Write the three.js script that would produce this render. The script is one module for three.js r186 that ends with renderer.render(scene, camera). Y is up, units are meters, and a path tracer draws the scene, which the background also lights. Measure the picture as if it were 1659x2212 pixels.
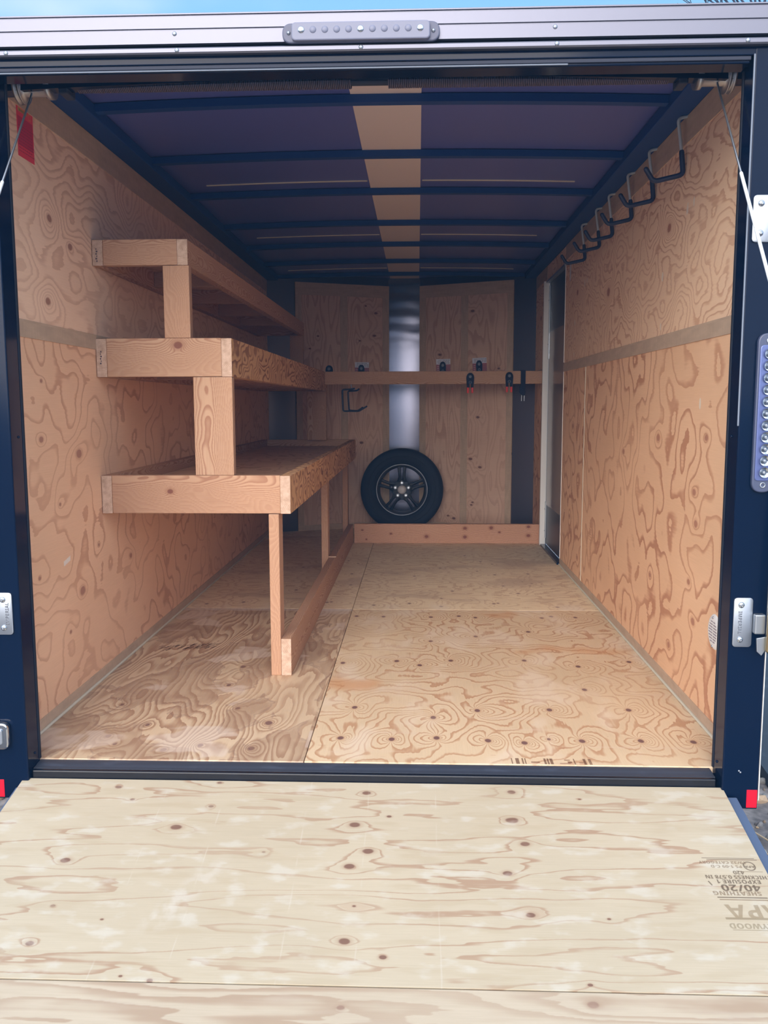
import * as THREE from 'three';
import { RoundedBoxGeometry } from 'three/addons/geometries/RoundedBoxGeometry.js';
import { mergeGeometries, toCreasedNormals } from 'three/addons/utils/BufferGeometryUtils.js';
import { FontLoader } from 'three/addons/loaders/FontLoader.js';
import { TextGeometry } from 'three/addons/geometries/TextGeometry.js';

// ---------------------------------------------------------------- camera, sky, sun, exposure
const scene = new THREE.Scene();
const camera = new THREE.PerspectiveCamera(60.334, 1659 / 2212, 0.05, 400);
camera.position.set(0.1315, 1.0037, 2.3866);
camera.rotation.set(-0.1208, 0.0381, -0.0023, 'YXZ');
scene.add(camera);

const renderer = new THREE.WebGLRenderer({ antialias: true });
renderer.toneMapping = THREE.LinearToneMapping;
renderer.toneMappingExposure = 1.2;
renderer.shadowMap.enabled = true;

const SKY = { horizon: [0.32, 0.67, 0.9], zenith: [0.25, 0.52, 0.86], cloud: [1.05, 1.05, 1.08], cover: 0.45, glow: [2.6, 2.3, 2.05] };
const SUN = { color: [1.0, 0.88, 0.76], power: 3.1, from: [-0.213, 0.317, 0.924], soften: 80 };

const sun = new THREE.DirectionalLight(new THREE.Color().setRGB(...SUN.color), SUN.power);   // the sun behind thin high cloud: a wide soft disc
sun.name = 'veiled_sun';
sun.position.set(SUN.from[0] * 12, SUN.from[1] * 12, SUN.from[2] * 12);
sun.castShadow = true;
sun.shadow.radius = SUN.soften;
sun.shadow.mapSize.set(2048, 2048);
Object.assign(sun.shadow.camera, { left: -6, right: 6, top: 6, bottom: -6, near: 1, far: 30 });
scene.add(sun, sun.target);

// ---------------------------------------------------------------- seeded noise
function rng(seed) { let s = seed >>> 0; return () => { s = (s + 0x6d2b79f5) >>> 0; let t = Math.imul(s ^ (s >>> 15), 1 | s); t = (t + Math.imul(t ^ (t >>> 7), 61 | t)) ^ t; return ((t ^ (t >>> 14)) >>> 0) / 4294967296; }; }
const PERM = (() => { const r = rng(77), p = [...Array(256).keys()]; for (let i = 255; i > 0; i--) { const j = Math.floor(r() * (i + 1)); [p[i], p[j]] = [p[j], p[i]]; } const o = new Uint8Array(512); for (let i = 0; i < 512; i++) o[i] = p[i & 255]; return o; })();
const GX = new Float64Array(256), GY = new Float64Array(256);
for (let i = 0; i < 256; i++) { GX[i] = Math.cos(i * 2.399963); GY[i] = Math.sin(i * 2.399963); }
function noise(x, y) {                                                    // gradient noise, about -0.7 .. 0.7
  const xf = Math.floor(x), yf = Math.floor(y), X = xf & 255, Y = yf & 255; x -= xf; y -= yf;
  const u = x * x * x * (x * (x * 6 - 15) + 10), v = y * y * y * (y * (y * 6 - 15) + 10);
  const a = PERM[PERM[X] + Y], b = PERM[PERM[X + 1] + Y], c = PERM[PERM[X] + Y + 1], d = PERM[PERM[X + 1] + Y + 1];
  const n0 = GX[a] * x + GY[a] * y, n1 = GX[b] * (x - 1) + GY[b] * y, n2 = GX[c] * x + GY[c] * (y - 1), n3 = GX[d] * (x - 1) + GY[d] * (y - 1);
  return n0 + u * (n1 - n0) + v * (n2 - n0 + u * (n0 - n1 - n2 + n3));
}
const fbm = (x, y, o = 4) => { let s = 0, a = 1; for (let i = 0; i < o; i++) { s += a * noise(x, y); x = x * 2.03 + 17.3; y = y * 2.03 + 9.1; a *= 0.5; } return s; };
const clamp = (x, a = 0, b = 1) => Math.min(b, Math.max(a, x));
const smooth = (a, b, x) => { const t = clamp((x - a) / (b - a)); return t * t * (3 - 2 * t); };

// ---------------------------------------------------------------- the sky: pale blue with thin cloud
{
  const w = 1024, h = 512, d = new Float32Array(w * h * 4), [sx, sy, sz] = new THREE.Vector3(...SUN.from).normalize().toArray();
  for (let j = 0; j < h; j++) for (let i = 0; i < w; i++) {
    const el = (j + 0.5) / h * Math.PI - Math.PI / 2, az = (i + 0.5) / w * 2 * Math.PI - Math.PI;   // row 0 is the bottom of the picture
    const up = Math.sin(el), k = (j * w + i) * 4, t = Math.pow(clamp(up), 0.55);
    let c = SKY.horizon.map((v, n) => v + (SKY.zenith[n] - v) * t);
    if (up > 0.02) {
      const s = 1 / (up + 0.25), x = Math.cos(az) * Math.cos(el) * s * 1.7, y = Math.sin(az) * Math.cos(el) * s * 1.7;
      const m = smooth(0.1, 0.75, fbm(x + 3.7, y * 1.3 + 8.2, 5) + 0.1) * SKY.cover;
      c = c.map((v, n) => v + (SKY.cloud[n] - v) * m);
    }
    const toSun = (Math.cos(el) * Math.cos(az) * sx + up * sy + Math.cos(el) * Math.sin(az) * sz), g = Math.pow(0.5 + 0.5 * toSun, 3) * (up > 0 ? 1 : 0);   // haze brightens smoothly towards the veiled sun
    c = c.map((v, n) => v + SKY.glow[n] * g);
    d.set([...c, 1], k);
  }
  const t = new THREE.DataTexture(d, w, h, THREE.RGBAFormat, THREE.FloatType);
  t.mapping = THREE.EquirectangularReflectionMapping; t.minFilter = t.magFilter = THREE.LinearFilter; t.needsUpdate = true;
  scene.background = t; scene.environment = t;
}

// ---------------------------------------------------------------- helpers
const taken = {};
function numbered(n) { taken[n] = (taken[n] ?? -1) + 1; return taken[n] ? n + '_' + String(taken[n]).padStart(3, '0') : n; }
function mesh(name, geo, mat, parent) { const m = new THREE.Mesh(geo, mat); m.name = name; m.castShadow = m.receiveShadow = true; parent.add(m); return m; }
function tag(o, label, category, group) { o.userData = { label, category }; if (group) o.userData.group = group; return o; }
function thing(name, label, category, at = [0, 0, 0], group) { const o = new THREE.Group(); o.name = numbered(name); o.position.set(...at); scene.add(o); return tag(o, label, category, group); }
function structure(name, label) { const o = new THREE.Group(); o.name = name; o.userData = { kind: 'structure', label }; scene.add(o); return o; }
function place(g, x, y, z) { g.translate(x, y, z); return g; }
function rbox(x0, x1, y0, y1, z0, z1, r = 0.002) {
  const w = x1 - x0, h = y1 - y0, d = z1 - z0;
  return place(new RoundedBoxGeometry(w, h, d, 1, Math.min(r, w * 0.45, h * 0.45, d * 0.45)), (x0 + x1) / 2, (y0 + y1) / 2, (z0 + z1) / 2);
}
// uv in metres on a box-like geometry; `along` is the axis of the grain (0, 1, 2), scale the metres that the texture covers
function grainUV(geo, along, su, sv, ou = 0, ov = 0) {
  const p = geo.attributes.position, n = geo.attributes.normal, uv = new Float32Array(p.count * 2);
  geo.computeBoundingBox(); const lo = geo.boundingBox.min.toArray();
  for (const g of geo.groups.length ? geo.groups : [{ start: 0, count: p.count }]) for (let i = g.start; i < g.start + g.count; i++) {
    const a = [p.getX(i) - lo[0], p.getY(i) - lo[1], p.getZ(i) - lo[2]];
    const f = geo.groups.length ? Math.floor(geo.groups.indexOf(g) / 2) : 0;
    let u, v;
    if (f === along) { const r = [0, 1, 2].filter((k) => k !== f); u = a[r[0]]; v = a[r[1]]; } else { u = a[along]; v = a[3 - f - along]; }
    uv[i * 2] = u / su + ou; uv[i * 2 + 1] = v / sv + ov;
  }
  geo.setAttribute('uv', new THREE.BufferAttribute(uv, 2)); return geo;
}
function polyline(pts, fillet, seg = 5) {                                // rounded polyline as a curve
  const P = pts.map((q) => new THREE.Vector3(...q)), path = new THREE.CurvePath(); let last = P[0];
  for (let i = 1; i < P.length - 1; i++) {
    const a = P[i - 1].clone().sub(P[i]), b = P[i + 1].clone().sub(P[i]), f = Math.min(fillet, a.length() * 0.45, b.length() * 0.45);
    const s = P[i].clone().add(a.setLength(f)), e = P[i].clone().add(b.setLength(f));
    path.add(new THREE.LineCurve3(last, s)); path.add(new THREE.QuadraticBezierCurve3(s, P[i], e)); last = e;
  }
  path.add(new THREE.LineCurve3(last, P[P.length - 1])); return path;
}
function rod(pts, r, fillet = 0.01, radial = 10) {
  const c = polyline(pts, fillet), n = Math.max(6, Math.ceil(c.getLength() / 0.006)); const parts = [new THREE.TubeGeometry(c, Math.min(n, 160), r, radial)];
  for (const q of [pts[0], pts[pts.length - 1]]) parts.push(place(new THREE.SphereGeometry(r, radial, 6), ...q));
  return mergeGeometries(parts);
}
function extrude(shape, depth, bevel = 0, steps = 10) { return new THREE.ExtrudeGeometry(shape, { depth: depth - 2 * bevel, bevelEnabled: bevel > 0, bevelSize: bevel, bevelThickness: bevel, bevelSegments: 2, curveSegments: steps }).translate(0, 0, bevel); }
function roundRect(w, h, r) { const s = new THREE.Shape(), x = -w / 2, y = -h / 2; s.moveTo(x + r, y); s.lineTo(x + w - r, y); s.quadraticCurveTo(x + w, y, x + w, y + r); s.lineTo(x + w, y + h - r); s.quadraticCurveTo(x + w, y + h, x + w - r, y + h); s.lineTo(x + r, y + h); s.quadraticCurveTo(x, y + h, x, y + h - r); s.lineTo(x, y + r); s.quadraticCurveTo(x, y, x + r, y); return s; }

// ---------------------------------------------------------------- wood textures (colour, grain, knots, stains, ink)
function picture(w, h, fn) {
  const d = new Uint8Array(w * h * 4), o = [0, 0, 0];
  for (let j = 0; j < h; j++) for (let i = 0; i < w; i++) { fn((i + 0.5) / w, (j + 0.5) / h, o); const k = (j * w + i) * 4; d[k] = clamp(o[0], 0, 255); d[k + 1] = clamp(o[1], 0, 255); d[k + 2] = clamp(o[2], 0, 255); d[k + 3] = 255; }
  return { d, w, h };
}
function texture({ d, w, h }) { const t = new THREE.DataTexture(d, w, h, THREE.RGBAFormat); t.colorSpace = THREE.SRGBColorSpace; t.wrapS = t.wrapT = THREE.RepeatWrapping; t.magFilter = THREE.LinearFilter; t.minFilter = THREE.LinearMipmapLinearFilter; t.generateMipmaps = true; t.needsUpdate = true; return t; }
const mix3 = (o, c, k) => { o[0] += (c[0] - o[0]) * k; o[1] += (c[1] - o[1]) * k; o[2] += (c[2] - o[2]) * k; };
// rotary-cut veneer: contour lines of a slow height field. g runs along the grain, c across it, both in metres
function veneer(o) {
  const { W, H, px, py, seed = 0, base, line, knotColor = [95, 62, 60], lines = 7, fg = 1.2, fc = 3.2, slope = 0, jag = 0.03, thin = 0.12, fade = 0.3, strength = 1, knots = [], knotRing = 0.9, fan = 0, reach = 0.085, fill = 0, fillColor = line, mottle = 7, after } = o;
  const cells = new Map();
  for (const [kg, kc, kr = 0.009] of knots) for (let a = Math.floor((kg - 0.25) / 0.25); a <= Math.floor((kg + 0.25) / 0.25); a++) for (let b = Math.floor((kc - 0.25) / 0.25); b <= Math.floor((kc + 0.25) / 0.25); b++) { const k = a * 1000 + b; if (!cells.has(k)) cells.set(k, []); cells.get(k).push([kg, kc, kr]); }
  return picture(px, py, (u, v, out) => {
    const g = u * W, c = v * H, sg = g + seed * 3.1, sc = c + seed * 1.7;
    let f = 0.75 * noise(sg * fg, sc * fc) + 0.4 * noise(sg * fg * 2.3 + 5, sc * fc * 2.1 + 3) + 0.16 * noise(sg * fg * 5 + 1, sc * fc * 4.4) + slope * c;
    f += jag * (noise(sg * 9, sc * 130) + 0.6 * noise(sg * 24, sc * 60)) ;
    let core = 0, halo = 0;
    const list = cells.get(Math.floor(g / 0.25) * 1000 + Math.floor(c / 0.25));
    if (list) for (const [kg, kc, kr] of list) {
      const dg = (g - kg) / 1.5, dc = c - kc, rr = Math.sqrt(dg * dg + dc * dc), wob = 1 + 0.18 * noise(kg * 31 + dg * 60, kc * 17 + dc * 60);
      if (fan && rr > 1e-4) f += fan * (kr / 0.009) * (dc / rr) * Math.exp(-rr / 0.075) * (rr < 0.25 ? 1 - rr / 0.25 : 0);
      f += knotRing * (kr / 0.009) * Math.exp(-rr / reach * 2.4) * (rr < 0.25 ? 1 - rr / 0.25 : 0);
      core = Math.max(core, 1 - smooth(kr * 0.75, kr * 1.15, rr * wob)); halo = Math.max(halo, 1 - smooth(kr, kr * 2.1, rr * wob));
    }
    const t = f * lines - Math.floor(f * lines), band = Math.floor(f * lines);
    const ink = smooth(1 - thin - fade, 1 - thin, t) * (1 - smooth(1 - thin * 0.35, 1, t));
    const grain = noise(sg * 7, sc * 420) * 0.6 + noise(sg * 20, sc * 900) * 0.4, tone = fbm(sg * 2.2, sc * 3.1, 3) * mottle;
    out[0] = base[0] + tone + grain * 9; out[1] = base[1] + tone + grain * 9; out[2] = base[2] + tone + grain * 9;
    if (fill) { const q = noise(band * 7.13 + 0.5, seed + 0.37 + band * 0.31) + 0.5; mix3(out, fillColor, fill * smooth(0.66, 0.72, q) * smooth(0, 0.05, t)); }
    mix3(out, line, strength * ink * (0.55 + 0.45 * smooth(-0.35, 0.3, noise(sg * 1.7 + 40, sc * 2.3)))); 
    if (halo) mix3(out, line, halo * 0.35);
    if (core) mix3(out, knotColor, core * 0.85);
    if (after) after(g, c, out);
  });
}
// sawn lumber: the rings of a trunk cut by a plane; g along the board, c across it
function lumber(o) {
  const { W, H, px, py, seed = 0, base, line, knots = [], rings = 55, pith = 0.07, rise = 0.03, curl = 0.01, knotColor = [120, 70, 55] } = o;
  return picture(px, py, (u, v, out) => {
    const g = u * W, c = v * H, sg = g + seed * 5.3, sc = c + seed * 2.1;
    let c2 = c - H / 2 + pith * noise(seed * 3.7, 0.5) + 0.02 * noise(sg * 1.3, seed) + curl * noise(sg * 7, sc * 9), dep = 0.05 + rise * Math.sin(sg * 2.1 + seed) + 0.022 * noise(sg * 3.1, sc * 4 + 7) + curl * 0.6 * noise(sg * 14, sc * 22);
    let core = 0, halo = 0;
    for (const [kg, kc, kr] of knots) { const dg = (g - kg), dc = c - kc, rr = Math.hypot(dg / 1.25, dc); if (rr < 0.2) { dep += 0.05 * (kr / 0.012) * Math.exp(-rr / (kr * 2)); core = Math.max(core, 1 - smooth(kr * 0.75, kr * 1.1, rr)); halo = Math.max(halo, 1 - smooth(kr, kr * 2.4, rr)); } }
    const r = Math.hypot(c2, dep) * rings * 4, t = r - Math.floor(r);
    const late = smooth(0.35, 0.88, t) * (1 - smooth(0.93, 1, t)), grain = noise(sg * 6, sc * 500), tone = fbm(sg * 1.6, sc * 6, 3) * 8;
    for (let k = 0; k < 3; k++) out[k] = base[k] + tone + grain * 7;
    mix3(out, line, late * 0.78); if (halo) mix3(out, line, halo * 0.5); if (core) mix3(out, knotColor, core * 0.85);
  });
}
function ink(tex, draw) {                                                // print drawn with a 2D canvas, laid into a texture (dark = ink)
  const c = document.createElement('canvas'); c.width = tex.w; c.height = tex.h; const x = c.getContext('2d');
  x.fillStyle = '#fff'; x.fillRect(0, 0, tex.w, tex.h); draw(x);
  const q = x.getImageData(0, 0, tex.w, tex.h).data;
  for (let j = 0; j < tex.h; j++) for (let i = 0; i < tex.w; i++) { const a = (j * tex.w + i) * 4, b = ((tex.h - 1 - j) * tex.w + i) * 4; for (let k = 0; k < 3; k++) tex.d[b + k] = tex.d[b + k] * q[a + k] / 255; }
  return tex;
}
const wood = (pic, rough = 0.72, extra = {}) => new THREE.MeshStandardMaterial({ map: texture(pic), roughness: rough, ...extra });
const plain = (rgb, rough = 0.6, metal = 0, extra = {}) => new THREE.MeshStandardMaterial({ color: new THREE.Color().setRGB(rgb[0] / 255, rgb[1] / 255, rgb[2] / 255, THREE.SRGBColorSpace), roughness: rough, metalness: metal, ...extra });

const random = rng(5);
const scatter = (n, W, H, r0, r1) => Array.from({ length: n }, () => [random() * W, random() * H, r0 + random() * (r1 - r0)]);
const WALL = { base: [242, 196, 155], line: [200, 143, 108] };
const M = {};
// right wall: u runs forward (-z) from the rear opening, v up
M.wallRightLow = wood(veneer({ W: 2.44, H: 1.24, px: 1792, py: 1024, seed: 3, ...WALL, lines: 4.4, fg: 2.3, fc: 2.0, jag: 0.014, thin: 0.1, fade: 0.24, knots: [[0.4, 0.9, 0.011], [0.5, 0.72, 0.012], [0.47, 0.62, 0.012], [0.52, 0.42, 0.01], [0.46, 0.3, 0.012], [0.95, 0.88, 0.014], [1.5, 0.8, 0.012], [1.0, 0.35, 0.01], [0.72, 0.15, 0.012]], knotColor: [184, 128, 102], knotRing: 0.5, reach: 0.06, after: (g, c, o) => { for (const [a, b, r] of [[0.475, 1.006, 0.009], [0.16, 1.09, 0.004]]) if (Math.hypot((g - a), (c - b) * 0.5) < r) mix3(o, [240, 225, 205], 0.9); } }));
M.wallRightHigh = wood(veneer({ W: 2.44, H: 0.74, px: 1792, py: 640, seed: 11, base: [247, 210, 174], line: [214, 164, 130], lines: 9, fg: 2.0, fc: 3.2, slope: 1.2, jag: 0.02, thin: 0.14, fade: 0.3, knots: [[1.9, 0.3, 0.02], [0.9, 0.4, 0.015]], knotColor: [170, 112, 90], after: (g, c, o) => { for (const [a, b, r] of [[0.69, 0.42, 0.016], [0.62, 0.43, 0.012], [0.97, 0.24, 0.016], [0.97, 0.06, 0.012]]) if (Math.hypot(g - a, (c - b) * 0.6) * (1 + 0.5 * noise(g * 90, c * 90)) < r * 0.7) mix3(o, [238, 222, 204], 0.85); } }));  // base paler than the lower panel, making up for weak bounce light
M.wallLeftLow = wood(veneer({ W: 2.44, H: 1.24, px: 1792, py: 1024, seed: 23, base: [239, 194, 158], line: [204, 152, 120], lines: 4.6, fg: 2.2, fc: 2.4, jag: 0.012, thin: 0.09, fade: 0.2, strength: 0.8, knots: [[0.58, 0.366, 0.016], [0.6, 0.84, 0.016], [0.32, 1.08, 0.006], [0.42, 0.685, 0.006], [0.24, 0.476, 0.006], [0.3, 0.9, 0.01], [0.46, 0.25, 0.006], [0.75, 0.5, 0.006], [0.9, 0.7, 0.01], [1.1, 0.4, 0.01]], knotColor: [172, 122, 102], knotRing: 0.6, reach: 0.05, after: (g, c, o) => { if (Math.abs(g - 0.455) < 0.028 && Math.abs(c - 0.492 - (g - 0.455) * 0.2) < 0.008 + 0.004 * noise(g * 200, 3)) mix3(o, [240, 232, 224], 0.85); } }));
M.wallLeftHigh = wood(veneer({ W: 2.44, H: 0.74, px: 1792, py: 640, seed: 31, base: [247, 210, 180], line: [216, 172, 142], lines: 10, fg: 1.6, fc: 2.4, slope: 0.8, jag: 0.016, thin: 0.14, fade: 0.4, knotRing: 0.4, strength: 0.75, knots: [[0.44, 0.36, 0.012], [0.6, 0.3, 0.012], [0.4, 0.1, 0.012]], knotColor: [160, 112, 92] }));  // paler base again stands in for bounce light high on the wall
M.batten = plain([208, 184, 160], 0.75, 0, { map: texture(picture(256, 256, (u, v, o) => { const n = fbm(u * 9, v * 9, 4) * 16 + noise(u * 120, v * 6) * 8; o[0] = 236 + n; o[1] = 232 + n; o[2] = 228 + n; })) });
M.caulk = plain([214, 208, 190], 0.7);
M.nose = [51, 57].map((seed) => wood(veneer({ W: 0.95, H: 2, px: 512, py: 1024, seed, base: [216, 181, 156], line: [182, 140, 118], lines: 7, fg: 5, fc: 0.9, jag: 0.006, thin: 0.16, fade: 0.4, strength: 0.6, knots: scatter(26, 0.95, 2, 0.004, 0.011), knotRing: 0.35, knotColor: [112, 78, 70] })));
// floor: u along the trailer from the rear edge, v from the left
const FKNOT = [[0.181, 0.088], [0.175, 0.243], [0.19, 0.379], [0.173, 0.534], [0.158, 0.641], [0.19, 0.718, 0.006], [0.178, 0.815], [0.184, 0.992], [0.181, 1.147], [0.454, 0.111], [0.366, 0.372], [0.436, 0.519], [0.448, 0.758], [0.456, 1.019], [0.995, 0.239], [0.942, 0.33], [1.008, 0.453], [1.017, 0.743], [0.942, 0.941], [1.01, 1.151], [1.295, 0.378], [1.377, 0.575], [1.463, 0.813], [0.964, 0.029], [1.723, 0.91], [1.735, 0.03], [1.729, 0.159], [1.726, 0.385], [1.749, 0.518], [1.723, 0.596], [1.752, 0.958], [1.737, 1.07], [0.663, 0.913]].map(([g, c, r = 0.0095]) => [g, c, r]);
{
  const pale = [236, 218, 198], dust = [222, 196, 170];
  const rear = veneer({ W: 1.89, H: 1.22, px: 1664, py: 1088, seed: 41, base: [222, 196, 161], line: [188, 142, 106], strength: 0.8, lines: 8, fg: 2.3, fc: 2.5, jag: 0.016, thin: 0.12, fade: 0.28, knots: FKNOT, knotRing: 0.15, fan: 0.7, reach: 0.11, knotColor: [112, 78, 74], mottle: 9, after: (g, c, o) => {
    mix3(o, pale, 0.5 * smooth(0.05, 0.5, fbm(g * 2.6 + 3, c * 4.5, 4)));
    const streak = noise(g * 34 + 2, c * 2.2); mix3(o, dust, 0.4 * smooth(0.2, 0.5, streak));
    mix3(o, [206, 142, 92], 0.55 * smooth(0.42, 0.75, fbm(g * 2.1 + 9, c * 2.1 + 4, 3)));
    if (fbm(g * 200, c * 14, 2) > 0.62) mix3(o, [172, 118, 92], 0.4);
    mix3(o, pale, 0.75 * smooth(0.05, 0, Math.abs(g - 1.86) - 0.01 * noise(c * 20, 3)) * smooth(-0.1, 0.3, noise(c * 5, 8)));
  } });
  ink(rear, (x) => {                                                     // smudged edge stamp by the threshold, seen from the trailer's rear (u runs left to right on the canvas)
    const S = rear.w / 1.89, T = rear.h / 1.22, c0 = 0.588, at = (g, c, w, d, tone) => { x.fillStyle = tone; x.fillRect(g * S, rear.h - (c + w) * T, d * S, w * T); };
    for (const [c, w] of [[0, 0.003], [0.012, 0.01], [0.03, 0.004], [0.038, 0.003], [0.092, 0.006], [0.101, 0.005], [0.109, 0.008], [0.176, 0.003], [0.203, 0.007], [0.218, 0.003], [0.222, 0.003]]) at(0.003, c0 + c, w, 0.04, 'rgb(158,140,132)');
    x.save(); x.translate(0.006 * S, rear.h - (c0 + 0.085) * T); x.rotate(Math.PI / 2); x.scale(-1, -1); x.restore();
    for (const [c, w, g, d] of [[0.055, 0.024, 0.012, 0.008], [0.135, 0.03, 0.008, 0.004], [0.15, 0.016, 0.03, 0.006], [0.158, 0.012, 0.012, 0.012], [0.19, 0.012, 0.014, 0.004]]) at(g, c0 + c, w, d, 'rgb(176,150,140)');
  });
  M.floorRearRight = wood(rear, 0.62);
  const front = veneer({ W: 2.44, H: 1.22, px: 1280, py: 640, seed: 47, base: [240, 218, 184], line: [204, 170, 136], lines: 6, fg: 3.2, fc: 2.4, jag: 0.03, thin: 0.14, fade: 0.35, strength: 0.6, knots: [[0.135, 0.28], [0.07, 0.44], [0.09, 0.1], [0.44, 0.51], [0.14, 0.71], [0.39, 0.86], [0.07, 1.02], [0.91, 0.78], [0.94, 0.98], ...scatter(12, 2.4, 1.2, 0.006, 0.009)], knotRing: 0.15, fan: 0.5, knotColor: [150, 120, 106], after: (g, c, o) => { mix3(o, [190, 162, 138], 0.5 * smooth(0.05, 0.6, fbm(g * 3 + 30, c * 1.6, 4))); mix3(o, [240, 224, 204], 0.6 * smooth(0.12, 0, g - 0.05) * smooth(0, 0.4, noise(c * 6, 2.2))); } });
  M.floorFront = wood(front, 0.6);
  const left = veneer({ W: 1.89, H: 0.84, px: 1664, py: 768, seed: 61, base: [214, 188, 156], line: [164, 126, 98], lines: 11, fg: 0.8, fc: 3.6, slope: 1.9, jag: 0.014, thin: 0.1, fade: 0.6, strength: 0.8, knots: [[0.457, 0.175, 0.006], [0.271, 0.319, 0.007], [0.174, 0.227, 0.009], [0.112, 0.269, 0.006], [0.109, 0.528, 0.009], [0.071, 0.428, 0.009], [0.089, 0.684, 0.01], [0.676, 0.492, 0.008], [0.433, 0.574, 0.008], [0.3, 0.7, 0.012], [0.9, 0.5, 0.01]], knotRing: 0.5, knotColor: [122, 90, 82], mottle: 9, after: (g, c, o) => {
    const w = 0.5 * noise(g * 7, c * 11), n = fbm(g * 2.2 + 11 + 0.25 * w, c * 4.6 + 6 + w * 0.5, 5);
    mix3(o, [150, 117, 94], 0.42 * smooth(-0.05, 0.16, n) * (1 - 0.5 * smooth(0.2, 0.6, n)));           // dried water stains with a hard rim
    mix3(o, [120, 92, 84], 0.22 * smooth(0.05, 0.01, Math.abs(n - 0.02)));
    mix3(o, [228, 212, 200], 0.5 * smooth(0.3, 0.42, fbm(g * 3.4 + 60, c * 3 + 2 + w * 0.4, 4)));
    mix3(o, [232, 220, 210], 0.6 * smooth(0.045, 0.015, Math.abs(g - 1.865) + 0.02 * noise(c * 18, 1)));
  } });
  ink(left, (x) => {
    const S = left.w / 1.89, T = left.h / 0.84; x.strokeStyle = 'rgb(110,92,88)'; x.lineWidth = 2.2; const r = rng(9);
    for (let i = 0; i < 90; i++) { const c = 0.09 + r() * 0.24, g = 1.16 + (r() - 0.5) * 0.07 + (c - 0.2) * 0.25; x.beginPath(); x.moveTo(g * S, left.h - c * T); x.lineTo((g + 0.03) * S, left.h - (c + 0.012) * T); x.stroke(); }
  });
  M.floorRearLeft = wood(left, 0.55);
}
// ramp: u across from the left edge, v down the slope from the hinge
const RK = [[-0.484, 0.197, 0.013], [-0.687, 0.035, 0.009], [-0.632, 0.088, 0.006], [-0.413, 0.112, 0.007], [-0.724, 0.324, 0.012], [-0.704, 0.582, 0.009], [-0.696, 0.473, 0.006], [-0.026, 0.177, 0.013], [0.013, 0.275, 0.013], [-0.028, 0.329, 0.012], [-0.023, 0.558, 0.012], [-0.004, 0.046, 0.011], [0.062, 0.599, 0.008], [0.061, 0.142, 0.006], [0.379, 0.15, 0.016], [0.388, 0.033, 0.011], [0.402, 0.239, 0.011], [0.348, 0.343, 0.011], [0.388, 0.473, 0.01], [-0.009, 0.456, 0.004], [0.486, 0.658, 0.005], [-0.415, 0.671, 0.006], [-0.244, 0.284, 0.004], [0.567, 0.06, 0.004], [-0.479, 0.662, 0.004], [-0.412, 0.01, 0.006], [0.56, 0.48, 0.004], [-0.57, 0.51, 0.004]].map(([x, s, r]) => [x + 0.967, 0.69 - s, r * 0.72]);
const RAMP = { base: [183, 170, 147], line: [158, 128, 104], fillColor: [172, 146, 122] };
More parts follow.
